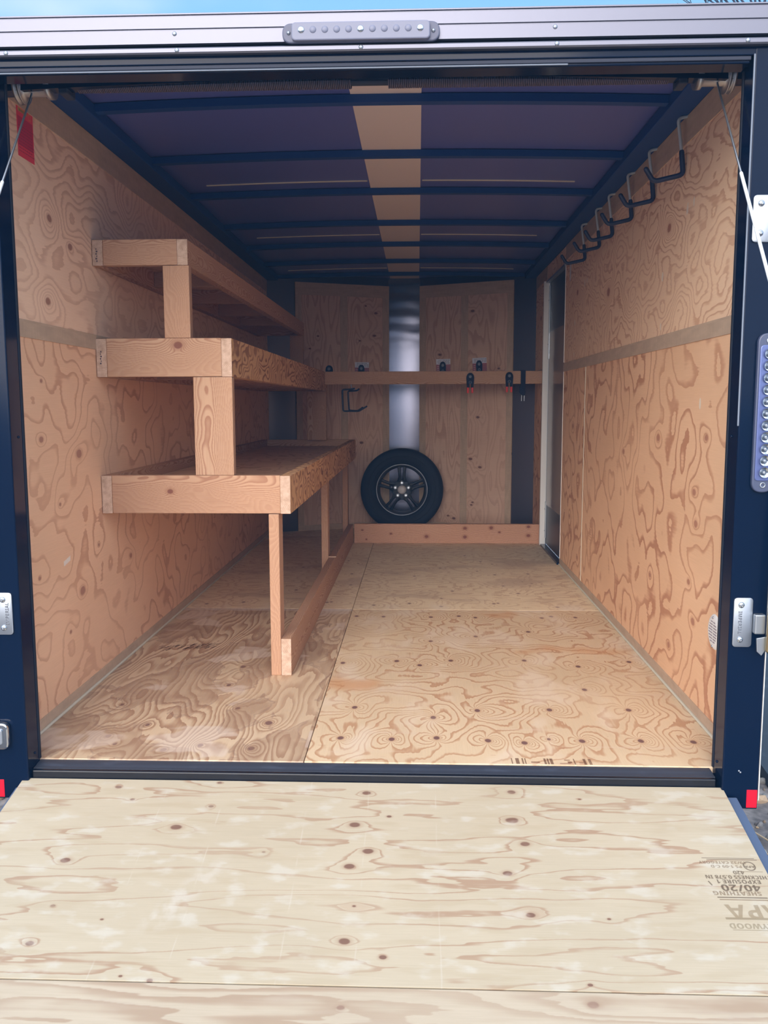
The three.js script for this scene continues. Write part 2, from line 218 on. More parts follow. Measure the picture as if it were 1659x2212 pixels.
{
  const upper = veneer({ W: 1.93, H: 0.69, px: 2048, py: 768, seed: 71, ...RAMP, lines: 4.2, fg: 0.7, fc: 7, jag: 0.03, thin: 0.06, fade: 0.14, strength: 0.8, fill: 0.7, knots: RK, knotRing: 0.5, reach: 0.05, knotColor: [112, 80, 66], mottle: 6, after: (g, c, o) => {
    mix3(o, [198, 194, 184], 0.5 * smooth(0.1, 0.6, fbm(g * 11 + 4, c * 22, 5))); mix3(o, [174, 158, 132], 0.5 * smooth(0.05, 0.6, fbm(g * 5 + 90, c * 30 + 5, 5)));
    const s = c - (0.15 + (g - 0.5) * 1.7); mix3(o, [204, 200, 194], 0.4 * smooth(0.09, 0.01, Math.abs(s)) * smooth(0.12, 0.2, c) * smooth(0.42, 0.3, c) * smooth(-0.3, 0.4, fbm(g * 30, c * 30, 3)));   // pale scuff
    for (const a of [0.42, 0.58, 0.81, 0.97, 1.15]) if (Math.abs(g - a - 0.004 * noise(c * 6, a * 9)) < 0.0016) mix3(o, [200, 194, 182], 0.3 * smooth(-0.1, 0.3, noise(c * 14, a * 31)));
  } });
  ink(upper, (x) => {                                                    // grade stamp, upside down for someone standing at the foot of the ramp
    const S = upper.w / 1.93, T = upper.h / 0.69; x.translate(0, 0); x.textAlign = 'center'; x.textBaseline = 'middle';
    const say = (t, g, s, px, tone, w = 1) => { x.save(); x.translate(g * S, s * T); x.rotate(Math.PI); x.scale(w, 1); x.font = 'bold ' + px + 'px sans-serif'; x.fillStyle = tone; x.fillText(t, 0, 0); x.restore(); };
    const bar = (g0, g1, s, t, tone) => { x.fillStyle = tone; x.fillRect(g0 * S, s * T, (g1 - g0) * S, t * T); };
    const soft = 'rgb(190,178,166)', dark = 'rgb(150,140,132)';
    bar(1.79, 1.915, 0.277, 0.0018, dark); bar(1.8, 1.92, 0.282, 0.0018, dark);
    x.strokeStyle = dark; x.lineWidth = 3; x.beginPath(); x.ellipse(1.895 * S, 0.304 * T, 0.013 * S, 0.014 * T, 0, 0, 7); x.stroke(); say('APA', 1.895, 0.306, 11, dark, 1.2);
    say('19/32 CATEGORY', 1.835, 0.293, 15, soft); say('PS 1-09 C-D', 1.84, 0.307, 15, soft); bar(1.86, 1.92, 0.322, 0.0016, soft); say('420', 1.862, 0.326, 17, dark);
    say('THICKNESS 0.578 IN', 1.855, 0.341, 17, dark); say('EXPOSURE 1', 1.852, 0.357, 19, dark); say('40/20', 1.85, 0.377, 32, dark, 1.15); say('SHEATHING', 1.836, 0.395, 20, soft, 1.05);
    bar(1.787, 1.9, 0.406, 0.003, dark); bar(1.79, 1.9, 0.413, 0.003, soft);
    say('APA', 1.856, 0.45, 66, 'rgb(214,206,194)', 1.05); bar(1.785, 1.93, 0.468, 0.006, 'rgb(206,200,188)'); say('MY PLYWOOD', 1.86, 0.492, 24, 'rgb(208,204,194)'); bar(1.79, 1.93, 0.503, 0.002, 'rgb(208,204,194)');
    x.strokeStyle = dark; x.lineWidth = 3; x.beginPath(); x.moveTo(1.782 * S, 0.356 * T); x.lineTo(1.787 * S, 0.37 * T); x.stroke();
  });
  M.rampUpper = wood(upper, 0.7);
  M.rampLower = wood(veneer({ W: 1.93, H: 0.69, px: 1024, py: 384, seed: 83, base: [184, 170, 149], line: [158, 134, 112], lines: 6, fg: 0.5, fc: 8, slope: 3, jag: 0.03, thin: 0.12, fade: 0.6, strength: 0.75, knotRing: 0.2, knots: [[0.25, 0.64, 0.006], [0.95, 0.64, 0.006], [1.45, 0.66, 0.008]], knotColor: [140, 112, 96], after: (g, c, o) => mix3(o, [174, 157, 139], 0.5 * smooth(0.1, 0.6, fbm(g * 5, c * 22, 4))) }), 0.75);
}
const LUM = { base: [190, 150, 120], line: [158, 110, 84] };
M.lumber = [wood(lumber({ W: 4, H: 0.3, px: 2048, py: 192, seed: 2, ...LUM, knots: [[0.216, 0.081, 0.009]] })), wood(lumber({ W: 4, H: 0.3, px: 2048, py: 192, seed: 5, ...LUM, base: [192, 154, 124], rise: 0.02, knots: [[0.261, 0.112, 0.013]] })), wood(lumber({ W: 4, H: 0.3, px: 2048, py: 192, seed: 8, ...LUM, rings: 75, rise: 0.01 }))];
M.knotty = wood(lumber({ W: 4, H: 0.3, px: 2048, py: 192, seed: 12, ...LUM, base: [212, 164, 134], rings: 40, knots: [[0.06, 0.095, 0.006], [0.27, 0.069, 0.007], [0.53, 0.049, 0.011], [0.81, 0.111, 0.011], [0.81, 0.047, 0.011], [1.0, 0.115, 0.011], [1.06, 0.082, 0.007], [1.27, 0.123, 0.01], [1.27, 0.058, 0.011], [0.09, 0.027, 0.005]], knotColor: [128, 72, 58] }));
M.curly = wood(veneer({ W: 4, H: 0.3, px: 2048, py: 256, seed: 91, base: [206, 162, 118], line: [128, 84, 60], lines: 8, fg: 2.2, fc: 5, jag: 0.01, thin: 0.16, fade: 0.4, knots: [] }));
M.endGrain = wood(picture(128, 128, (u, v, o) => { const r = Math.hypot(u - 0.3, v * 2.4 - 0.4) * 22, t = r - Math.floor(r), n = fbm(u * 7, v * 7, 4) * 26; o[0] = 200 + n - 18 * smooth(0.5, 0.9, t); o[1] = 170 + n - 20 * smooth(0.5, 0.9, t); o[2] = 148 + n * 1.1 - 18 * smooth(0.5, 0.9, t); }), 0.8);
M.deck = wood(veneer({ W: 2, H: 1, px: 768, py: 384, seed: 97, base: [214, 176, 142], line: [176, 134, 106], lines: 5, fg: 1.2, fc: 3, strength: 0.7, knots: [] }));

// ---------------------------------------------------------------- metal, paint, rubber, plastic
const dusty = texture(picture(512, 512, (u, v, o) => { const n = fbm(u * 6, v * 6, 5), s = noise(u * 190, v * 190) + 0.5 * noise(u * 90, v * 90); const d = 46 * smooth(0.62, 0.85, s + 0.35 * n) + 20 * smooth(0.1, 0.6, n); o[0] = 120 + d; o[1] = 120 + d; o[2] = 120 + d; }));
M.black = plain([26, 40, 66], 0.22);                                     // blue-black gloss enamel of the rear frame
M.frame = new THREE.MeshPhysicalMaterial({ color: new THREE.Color().setRGB(0.002, 0.008, 0.027), roughness: 0.12, specularIntensity: 0.3 });
M.bow = plain([9, 58, 124], 0.6);
M.roof = plain([88, 96, 168], 0.36, 0.0);
M.ridge = plain([216, 204, 204], 0.6);
M.threshold = plain([116, 128, 154], 0.55, 0, { map: dusty });
M.nosing = plain([30, 40, 62], 0.3, 0, { map: dusty });
M.arm = plain([186, 194, 200], 0.5, 0.2);
M.highlight = plain([116, 126, 142], 0.6);  // pale grey of the rods that stand in for edge reflections
M.sealRubber = plain([38, 44, 62], 0.7);
M.aluminium = plain([106, 107, 122], 0.2, 1);
M.skin = plain([112, 118, 136], 0.3, 1);
M.trimAluminium = plain([114, 116, 130], 0.42, 0.75);
M.galv = plain([176, 182, 190], 0.35, 0.9);
M.coil = plain([104, 96, 112], 0.5, 0.5);
M.bright = plain([164, 172, 184], 0.42, 0.9);
M.chrome = plain([190, 196, 204], 0.1, 1);
M.brass = plain([190, 176, 140], 0.3, 1);
M.cable = plain([226, 236, 244], 0.4, 0.1);
M.vinyl = plain([20, 34, 66], 0.45);
M.rubber = plain([14, 22, 38], 0.75);
M.gloss = new THREE.MeshPhysicalMaterial({ color: new THREE.Color().setRGB(0.002, 0.005, 0.014), roughness: 0.3, specularIntensity: 0.25 });
M.cap = plain([214, 210, 210], 0.35, 0.1);
M.barrel = plain([96, 100, 112], 0.4, 0.5);
M.rail = plain([78, 94, 122], 0.6);
M.white = plain([236, 234, 232], 0.5);
M.red = plain([240, 72, 66], 0.5);
M.pad = plain([92, 98, 112], 0.5);
M.reflector = plain([232, 14, 44], 0.3);
M.strap = plain([14, 26, 54], 0.8);

// ---------------------------------------------------------------- the ground behind and beside the trailer
const GY0 = -0.45;
{
  const t = texture(picture(1024, 1024, (u, v, o) => { const n = fbm(u * 40, v * 40, 5), m = fbm(u * 150 + 9, v * 150, 3), p = fbm(u * 9 + 3, v * 9, 4); o[0] = 122 + 44 * n + 34 * m; o[1] = 116 + 42 * n + 32 * m; o[2] = 114 + 40 * n + 30 * m; mix3(o, [140, 110, 84], 0.6 * smooth(0.05, 0.5, p + 0.4 * m)); }));
  t.repeat.set(20, 20);
  const g = structure('ground', 'grey gravel ground strewn with dry leaves around the trailer');
  const geo = new THREE.PlaneGeometry(90, 90, 1, 1).rotateX(-Math.PI / 2); mesh('gravel_bed', place(geo, 0, GY0, 0), new THREE.MeshStandardMaterial({ map: t, roughness: 0.95 }), g);
}
function setUV(geo, f) { const p = geo.attributes.position, uv = new Float32Array(p.count * 2); for (let i = 0; i < p.count; i++) { const q = f(p.getX(i), p.getY(i), p.getZ(i)); uv[i * 2] = q[0]; uv[i * 2 + 1] = q[1]; } geo.setAttribute('uv', new THREE.BufferAttribute(uv, 2)); return geo; }
let boards = 0;
function board(name, parent, x0, x1, y0, y1, z0, z1, along, mat, ou, ov = 0, r = 0.0025) {
  const b = boards++; mat = mat ?? M.lumber[b % 3];
  const geo = grainUV(rbox(x0, x1, y0, y1, z0, z1, r), along, 4, 0.3, ou ?? (b * 0.137) % 0.5, ov || (ou === undefined ? (b * 0.21) % 0.5 : 0));
  const list = [0, 1, 2, 3, 4, 5].map((k) => (Math.floor(k / 2) === along ? M.endGrain : mat));
  if (geo.groups.length === 6) { const uv = geo.attributes.uv; for (const k of [along * 2, along * 2 + 1]) { const g = geo.groups[k]; for (let i = g.start; i < g.start + g.count; i++) { uv.setXY(i, uv.getX(i) * 4 / 0.15, uv.getY(i) * 0.3 / 0.15); } } }
  return mesh(name, geo, list, parent);
}
const W2 = 1.03;

// ---------------------------------------------------------------- trailer shell
{
  const f = structure('floor', 'plywood floor of the trailer, stained on its left half');
  const sheet = (x0, x1, z0, z1, mat, w, h) => mesh('plywood_sheet', setUV(rbox(x0, x1, -0.019, 0, z0, z1, 0.0015), (x, y, z) => [(z1 - z) / w, (x - x0) / h]), mat, f);
  const gap = 0.0012;
  sheet(-0.189 + gap, W2 + 0.01, -1.879 + gap, 0, M.floorRearRight, 1.89, 1.22);
  sheet(-W2 - 0.01, -0.189 - gap, -1.886 + gap, 0, M.floorRearLeft, 1.89, 0.84);
  sheet(-0.189 + gap, W2 + 0.01, -4.317, -1.879 - gap, M.floorFront, 2.44, 1.22);
  sheet(-W2 - 0.01, -0.189 - gap, -4.317, -1.886 - gap, M.floorFront, 2.44, 1.22);
  const s = new THREE.Shape([[-1.04, 4.319], [1.04, 4.319], [1.04, 4.53], [0.16, 4.935], [-0.12, 4.935], [-1.04, 4.53]].map((q) => new THREE.Vector2(...q)));
  mesh('plywood_sheet', setUV(extrude(s, 0.019).rotateX(-Math.PI / 2).translate(0, -0.019, 0), (x, y, z) => [(x + 1.04) / 2.44, (-z - 4.3) / 1.22]), M.floorFront, f);
  mesh('chassis', rbox(-1.05, 1.05, -0.12, -0.0195, -4.5, 0.0, 0.004), M.frame, f);
}
function sideWall(side, low, high) {                                     // side: -1 left, 1 right
  const right = side > 0, g = structure(right ? 'wall_right' : 'wall_left', right ? 'right plywood wall lining of the trailer' : 'left plywood wall lining of the trailer');
  const span = (a, b) => (right ? [a, b] : [-b, -a]);
  const panel = (y0, y1, z0, z1, mat, h, yBase, oz = 0) => mesh('plywood_panel', setUV(rbox(...span(W2, W2 + 0.01), y0, y1, z0, z1, 0.001), (x, y, z) => [(oz - z) / 2.44, (y - yBase) / h]), mat, g);
  const batten = (y0, y1, z0, z1) => mesh('batten', setUV(rbox(...span(W2 - 0.003, W2 + 0.002), y0, y1, z0, z1, 0.001), (x, y, z) => [z, y * 4]), M.batten, g);
  const zs = right ? [[0, -2.419], [-2.421, -3.132], [-3.9, -4.47]] : [[0, -2.419], [-2.421, -4.5]];
  for (const [a, b] of zs) {
    const oz = a === 0 ? 0 : a + 0.6;
    panel(0.0, 1.228, b, a, low, 1.24, 0, oz); panel(1.23, 1.957, b, a, high, 0.74, 1.23, oz);
    batten(1.205, 1.257, b, a); if (a > -3.5) batten(0.008, 0.042, b, a);
    batten(1.868, 1.958, b, a);
    mesh('caulk_bead', rbox(...span(W2 - 0.009, W2), 0, 0.008, b, a, 0.003), M.caulk, g);
  }
  if (right) { panel(1.849, 1.957, -3.9, -3.132, high, 0.74, 1.23); mesh('joint_strip', rbox(...span(W2 - 0.002, W2 + 0.001), 0.04, 1.205, -2.424, -2.416, 0.0008), M.caulk, g); }
  if (right) mesh('putty_patch', new THREE.SphereGeometry(1, 16, 10).scale(0.0008, 0.062, 0.024).translate(W2 - 0.0002, 1.785, -2.975), M.white, g);
  for (const [a, b] of right ? [[0.03, -3.13], [-3.9, -4.53]] : [[0.03, -4.53]]) mesh('outer_skin', rbox(...span(W2 + 0.0105, W2 + 0.024), -0.08, 2.02, b, a, 0.001), M.skin, g);
  if (right) mesh('outer_skin', rbox(...span(W2 + 0.0105, W2 + 0.024), 1.86, 2.02, -3.9, -3.13, 0.001), M.skin, g);
  return g;
}
sideWall(-1, M.wallLeftLow, M.wallLeftHigh);
sideWall(1, M.wallRightLow, M.wallRightHigh);

// the V-shaped front: bare sheet metal behind plywood panels, a bare rounded strip at the point
{
  const g = structure('wall_front', 'V-shaped front wall of plywood panels with a bare metal strip in its point');
  for (const s of [-1, 1]) {
    const A = new THREE.Vector2(s * 1.045, -4.505), B = new THREE.Vector2(s > 0 ? 0.15 : -0.105, -4.905), L = A.distanceTo(B), yaw = Math.atan2(-(B.y - A.y), B.x - A.x);
    const put = (geo) => geo.applyMatrix4(new THREE.Matrix4().makeRotationY(yaw)).translate(A.x, 0, A.y);
    const zs = (a, b) => (s > 0 ? [-b, -a] : [a, b]);                    // local z towards the room
    mesh('outer_skin', put(rbox(-0.03, L + 0.02, -0.08, 2.03, ...zs(-0.016, -0.003), 0.001)), M.skin, g);
    const p0 = s > 0 ? 0.186 : 0.236, n = s < 0 ? 0 : 1;
    mesh('plywood_panel', setUV(put(rbox(p0, L - 0.002, 0.03, 1.955, ...zs(0.0, 0.012), 0.001)), (x, y) => [Math.abs(x) / 0.95, y / 2]), M.nose[n], g);
    for (const [a, w] of [[p0, 0.05], [p0 + (L - p0) * 0.47, 0.058], [L - 0.058, 0.056]]) mesh('batten', setUV(put(rbox(a, a + w, 0.03, 1.9, ...zs(0.011, 0.0155), 0.001)), (x, y) => [y, x * 5]), M.batten, g);
    mesh('batten', setUV(put(rbox(p0, L - 0.002, 1.86, 1.956, ...zs(0.011, 0.016), 0.001)), (x, y) => [x, y * 4]), M.batten, g);
    mesh('batten', setUV(put(rbox(p0, L - 0.002, 0.0, 0.045, ...zs(0.0, 0.016), 0.001)), (x, y) => [x, y * 4]), M.batten, g);
  }
  const nx = 24, ny = 160, pos = [], idx = [];                           // the strip, rounded and a little wavy near the roof
  for (let j = 0; j <= ny; j++) for (let i = 0; i <= nx; i++) {
    const u = i / nx, y = -0.02 + 2.045 * j / ny, x = -0.108 + 0.26 * u, k = (u - 0.5) * 2;
    pos.push(x, y, -4.902 - 0.008 * (1 - k * k) + 0.0016 * noise(x * 4 + 3, y * 16) * smooth(1.3, 1.62, y) + 0.0006 * noise(x * 4, y * 3));
  }
  for (let j = 0; j < ny; j++) for (let i = 0; i < nx; i++) { const a = j * (nx + 1) + i; idx.push(a, a + 1, a + nx + 2, a, a + nx + 2, a + nx + 1); }
  const geo = new THREE.BufferGeometry(); geo.setAttribute('position', new THREE.Float32BufferAttribute(pos, 3)); geo.setIndex(idx); geo.computeVertexNormals();
  setUV(geo, (x, y) => [x, y]); const m = mesh('metal_strip', geo, M.aluminium.clone(), g); m.material.side = THREE.DoubleSide;
}

// ceiling: gently arched sheet metal on square bows, a bare strip along the ridge
{
  const g = structure('ceiling', 'dark sheet metal roof on steel bows with a bare strip along its ridge');
  const arch = (x, y) => y + 0.022 * (1 - (x / 1.06) * (x / 1.06));
  const arched = (x0, x1, y0, y1, z0, z1, seg) => { const b = place(new THREE.BoxGeometry(x1 - x0, y1 - y0, z1 - z0, seg, 1, 1), (x0 + x1) / 2, (y0 + y1) / 2, (z0 + z1) / 2), p = b.attributes.position; for (let i = 0; i < p.count; i++) p.setY(i, p.getY(i) + arch(p.getX(i), 0)); b.computeVertexNormals(); return b; };
  mesh('roof_sheet', arched(-1.055, 1.055, 2.0, 2.012, -4.97, -0.08, 24), M.roof, g);
  mesh('roof_end', arched(-1.055, 1.055, 1.85, 2.004, -0.125, -0.085, 24), M.frame, g);
  mesh('ridge_strip', arched(-0.092, 0.142, 1.997, 1.9995, -4.93, -0.13, 6), M.ridge, g);
  const zs = [-0.665, -1.305, -1.925, -2.65, -3.3, -3.955, -4.565];
  for (const z of zs) mesh('roof_bow', arched(-0.96, 0.96, 1.971, 1.9965, z - 0.018, z + 0.018, 20), M.bow, g);
  for (const s of [-1, 1]) mesh('top_rail', rbox(...(s > 0 ? [0.945, 1.03] : [-1.03, -0.945]), 1.9585, 2.0, -4.53, 0.0, 0.004), M.bow, g);
  for (const z of [-1.78, -3.06, -4.36]) for (const [a, b] of [[-0.84, -0.1], [0.15, 0.84]]) mesh('sealant_bead', arched(a, b, 1.9955, 1.9998, z - 0.004, z + 0.004, 10), M.caulk, g);
}

// rear frame: steel posts, header, threshold, aluminium trim above
{
  const g = structure('trim_1', 'black steel rear door frame of the trailer with an aluminium trim on top');
  for (const s of [-1, 1]) {
    const X = (a, b) => (s > 0 ? [a, b] : [-b, -a]);
    mesh('post', rbox(...X(s > 0 ? 0.9555 : 0.948, 1.053), -0.085, 1.875, 0.0, 0.08, 0.004), M.frame, g);
    mesh('weather_strip', rbox(...X(s > 0 ? 0.953 : 0.9455, 0.958), 0.001, 1.84, -0.003, 0.009, 0.002), M.rubber, g);
    mesh('corner_trim', rbox(...X(1.0535, 1.056), -0.06, 1.9, -0.2, 0.079, 0.0005), M.white, g);
    for (const y of [0.92, 0.03]) mesh('screw', place(new THREE.SphereGeometry(0.004, 10, 6), s * (s > 0 ? 0.9555 : 0.948), y, 0.034), M.frame, g);
  }
  for (const [x, y] of [[0.999, 0.023], [1.003, 0.019]]) mesh('rivet', place(new THREE.SphereGeometry(0.0028, 10, 6), x, y, 0.08), M.bright, g);
  mesh('header', rbox(-1.053, 1.053, 1.852, 1.9, 0.0, 0.079, 0.003), M.frame, g);
  mesh('header', rbox(-0.948, 0.948, 1.836, 1.853, 0.008, 0.07, 0.004), M.frame, g);
  mesh('seal_strip', rbox(-0.948, 0.948, 1.8425, 1.8525, 0.066, 0.0755, 0.002), M.sealRubber, g);
  mesh('header_highlight', rod([[-0.946, 1.84, 0.0725], [0.5, 1.84, 0.0725]], 0.0022, 0.001, 8), M.highlight, g);  // added rod imitating the reflection on the header edge, stops where that fades
  mesh('edge_highlight', rod([[0.9545, 0.95, 0.0795], [0.9545, 1.853, 0.0795]], 0.0024, 0.001, 8), M.highlight, g);  // added rod imitating light reflected off the rounded post edge
  mesh('header_skin', rbox(-1.053, 1.053, 1.9, 1.97, -0.09, 0.07, 0.003), M.frame, g);
  // extruded trim: bright lip, dark channel, then a face with two fine grooves
  const prof = [[0.07, 1.872], [0.094, 1.872], [0.0975, 1.8755], [0.0975, 1.884], [0.095, 1.887], [0.079, 1.887], [0.079, 1.8965], [0.089, 1.8985], [0.089, 1.929], [0.0852, 1.93], [0.0852, 1.9335], [0.089, 1.9345], [0.089, 1.9615], [0.0852, 1.9625], [0.0852, 1.966], [0.089, 1.967], [0.0885, 1.9702], [0.086, 1.9715], [0.07, 1.9718]];
  const sh = new THREE.Shape(prof.map(([z, y]) => new THREE.Vector2(z, y)));
  mesh('aluminium_trim', toCreasedNormals(extrude(sh, 2.12).rotateY(-Math.PI / 2).translate(1.06, 0, 0), 0.5), M.trimAluminium, g);
  for (const [x, y, z] of [[-0.475, 1.922, 0.089], [0.466, 1.922, 0.089], [-0.9, 1.8797, 0.0975], [-0.468, 1.8797, 0.0975], [-0.01, 1.8797, 0.0975], [0.47, 1.8797, 0.0975], [0.93, 1.8797, 0.0975]]) {
    const b = new THREE.SphereGeometry(0.0058, 14, 8, 0, Math.PI * 2, 0, Math.PI / 2).rotateX(Math.PI / 2).scale(1, 1, 0.7); mesh('screw', b.translate(x, y, z - 0.0005), M.bright, g);
  }
  // threshold: dusty flat top, rounded nose, dark face
  const tp = new THREE.Shape([[0.0005, -0.03], [0.0005, -0.0035], [0.006, -0.003], [0.03, -0.0052], [0.034, -0.007], [0.05, -0.0078], [0.05, -0.03]].map((q) => new THREE.Vector2(...q)));
  mesh('threshold', setUV(toCreasedNormals(extrude(tp, 1.893).rotateY(-Math.PI / 2).translate(0.9465, 0, 0), 0.6), (x, y, z) => [x * 1.6, (z - y) * 3]), M.threshold, g);
  mesh('threshold_nose', setUV(rbox(-0.9465, 0.9465, -0.085, -0.0085, 0.0495, 0.0645, 0.005), (x, y, z) => [x * 1.6, (z - y) * 3]), M.nosing, g);
}

// side door in the right wall
{
  const g = structure('door_1', 'narrow side door in the right wall with a white aluminium jamb');
  mesh('door_leaf', rbox(1.048, 1.07, 0.02, 1.85, -3.89, -3.14, 0.002), M.gloss, g);
  mesh('door_inlay', rbox(1.044, 1.049, 0.3, 1.5, -3.87, -3.15, 0.001), new THREE.MeshPhysicalMaterial({ color: new THREE.Color().setRGB(0.1, 0.06, 0.05), roughness: 0.4, clearcoat: 0.8, clearcoatRoughness: 0.12 }), g);
  mesh('jamb', rbox(1.006, 1.047, 0.005, 1.852, -3.925, -3.895, 0.003), M.white, g);
  mesh('jamb', rbox(1.027, 1.047, 0.03, 1.25, -3.137, -3.13, 0.001), M.white, g); mesh('jamb', rbox(1.027, 1.047, 1.26, 1.85, -3.137, -3.13, 0.001), M.white, g);
  mesh('jamb', rbox(1.02, 1.047, 1.838, 1.852, -3.9, -3.13, 0.001), M.galv, g);
  mesh('sill', rbox(1.012, 1.05, -0.002, 0.014, -3.895, -3.135, 0.002), M.frame, g);
  for (const [y0, y1] of [[1.32, 1.82], [0.06, 0.32]]) { const h = mesh('hinge', rbox(1.04, 1.047, y0, y1, -3.893, -3.865, 0.001), M.galv, g); for (const t of [0.2, 0.8]) mesh('screw', place(new THREE.SphereGeometry(0.005, 8, 6), 1.04, y0 + (y1 - y0) * t, -3.878), M.bright, h); }
}

// loading ramp: the lowered rear door
{
  const r = thing('loading_ramp', 'lowered ramp door faced in pale knotty plywood with a printed grade stamp', 'ramp', [0, -0.03, 0.068]);
  r.rotation.x = THREE.MathUtils.degToRad(12);
  const x0 = -0.968, x1 = 0.9615;
  mesh('plywood_sheet', setUV(rbox(x0, x1, -0.015, 0, 0, 0.673, 0.0012), (x, y, z) => [(x - x0) / 1.93, 1 - z / 0.69]), M.rampUpper, r);
  mesh('plywood_sheet', setUV(rbox(x0, x1, -0.015, 0.0006, 0.6772, 1.36, 0.0008), (x, y, z) => [(x - x0) / 1.93, 1 - (z - 0.676) / 0.69]), M.rampLower, r);
  mesh('plywood_sheet', setUV(rbox(x0, x1, -0.0165, -0.0012, 1.363, 1.84, 0.0012), (x, y, z) => [(x - x0) / 1.93, 1 - (z - 1.363) / 0.69]), M.rampLower, r);
  for (const [a, b] of [[-0.981, -0.967], [0.9612, 0.993]]) mesh('side_rail', rbox(a, b, -0.06, -0.012, 0.025, 1.85, 0.003), M.rail, r);
  mesh('cross_rail', rbox(-0.967, 0.9612, -0.06, -0.017, 1.81, 1.85, 0.003), M.frame, r);
  mesh('hinge_rail', rbox(-0.967, 0.9612, -0.05, -0.0155, 0.004, 0.04, 0.003), M.frame, r);
}

// ---------------------------------------------------------------- the three-tier shelf along the left wall
{
  const t = thing('shelf_unit', 'three-tier stepped shelf unit of raw lumber standing along the left wall', 'shelf');
  const zf = -0.795, T = 0.038, back = -1.028;
  const tier = (y0, y1, xo, zEnd, front, side, deckY, deckName) => {       // tray: front, wall and aisle boards, end board, deck
    board('wall_board', t, back, back + T, y0, y1, zEnd, zf, 2);
    board('aisle_board', t, xo - T, xo, y0, y1, zEnd, zf, 2, side[0], side[1], side[2]);
    board('front_board', t, back + T, xo - T, y0 + 0.001, y1 + 0.001, zf - T, zf - 0.0015, 0, front[0], front[1], front[2]);
    board('end_board', t, back + T, xo - T, y0 + 0.001, y1 + 0.001, zEnd, zEnd + T, 0);
    for (let z = zf - 0.62; z > zEnd + 0.2; z -= 0.61) board('cross_member', t, back + T, xo - T, deckY - 0.012 - 0.064, deckY - 0.012, z - T, z, 0);
    mesh('deck', setUV(rbox(back + T, xo - T, deckY - 0.012, deckY, zEnd + T, zf - T, 0.001), (x, y, z) => [-z / 2, x]), M.deck, t);
  };
  tier(0.609, 0.749, -0.331, -4.2, [M.lumber[0], 0, 0], [M.curly, 0.02, 0], 0.703);
  tier(1.106, 1.243, -0.535, -4.15, [M.lumber[1], 0.0, 0], [M.curly, 0.3, 0.45], 1.19);
  tier(1.4985, 1.589, -0.685, -4.03, [M.lumber[2], 0.22, 0.2], [M.lumber[2], 0.05, 0.4], 1.58);
  // posts between the tiers, legs below
  board('post', t, -0.678, -0.536, 0.7505, 1.1055, zf - T, zf, 1, M.lumber[1], 0.3, 0.3);
  board('post', t, -0.776, -0.682, 1.2445, 1.498, zf - T, zf, 1, M.lumber[2], 0.36, 0.1);
  board('post', t, -0.678, -0.536, 0.7495, 1.1055, -4.12, -4.12 + T, 1); board('post', t, -0.78, -0.685, 1.2435, 1.498, -4.0, -4.0 + T, 1);
  board('leg', t, -0.413, -0.375, 0, 0.608, -0.884, zf, 1, M.lumber[2], 0.4, 0.05); board('leg', t, -0.413, -0.375, 0, 0.608, -2.64, -2.551, 1); board('leg', t, -0.413, -0.375, 0, 0.608, -4.06, -3.971, 1);
  board('block', t, -0.375, -0.331, 0.1405, 0.147, -2.63, -2.56, 2, undefined, undefined, 0, 0.001);
  board('bottom_rail', t, -0.375, -0.337, 0, 0.14, -3.985, zf - 0.001, 2, M.lumber[1], 0.1, 0.25);
  for (const [x, y, w, h, s] of [[-1.013, 1.54, 0.006, 0.05, 1], [-1.012, 1.18, 0.006, 0.05, 2]]) for (let k = 0; k < 6; k++) mesh('ink_stamp', place(new THREE.BoxGeometry(w * (0.5 + 0.5 * ((k * 7 + s) % 3) / 2), h / 9, 0.0004), x + 0.002 * ((k + s) % 2), y - h / 2 + h * k / 6, zf + 0.0002), plain([96, 80, 84], 0.8), t);
}

// rails across the front of the trailer
tag(board('toe_board', scene, -0.331, 1.03, 0, 0.141, -4.029, -3.991, 0, M.knotty, 0, 0), 'knotty lumber board lying on edge across the floor before the spare tyre', 'board');
tag(board('hanging_rail', scene, -0.5345, 1.03, 1.152, 1.243, -4.029, -3.991, 0, M.lumber[1], 0.29, 0.5), 'lumber rail across the front of the trailer with clamps hung on it', 'rail');

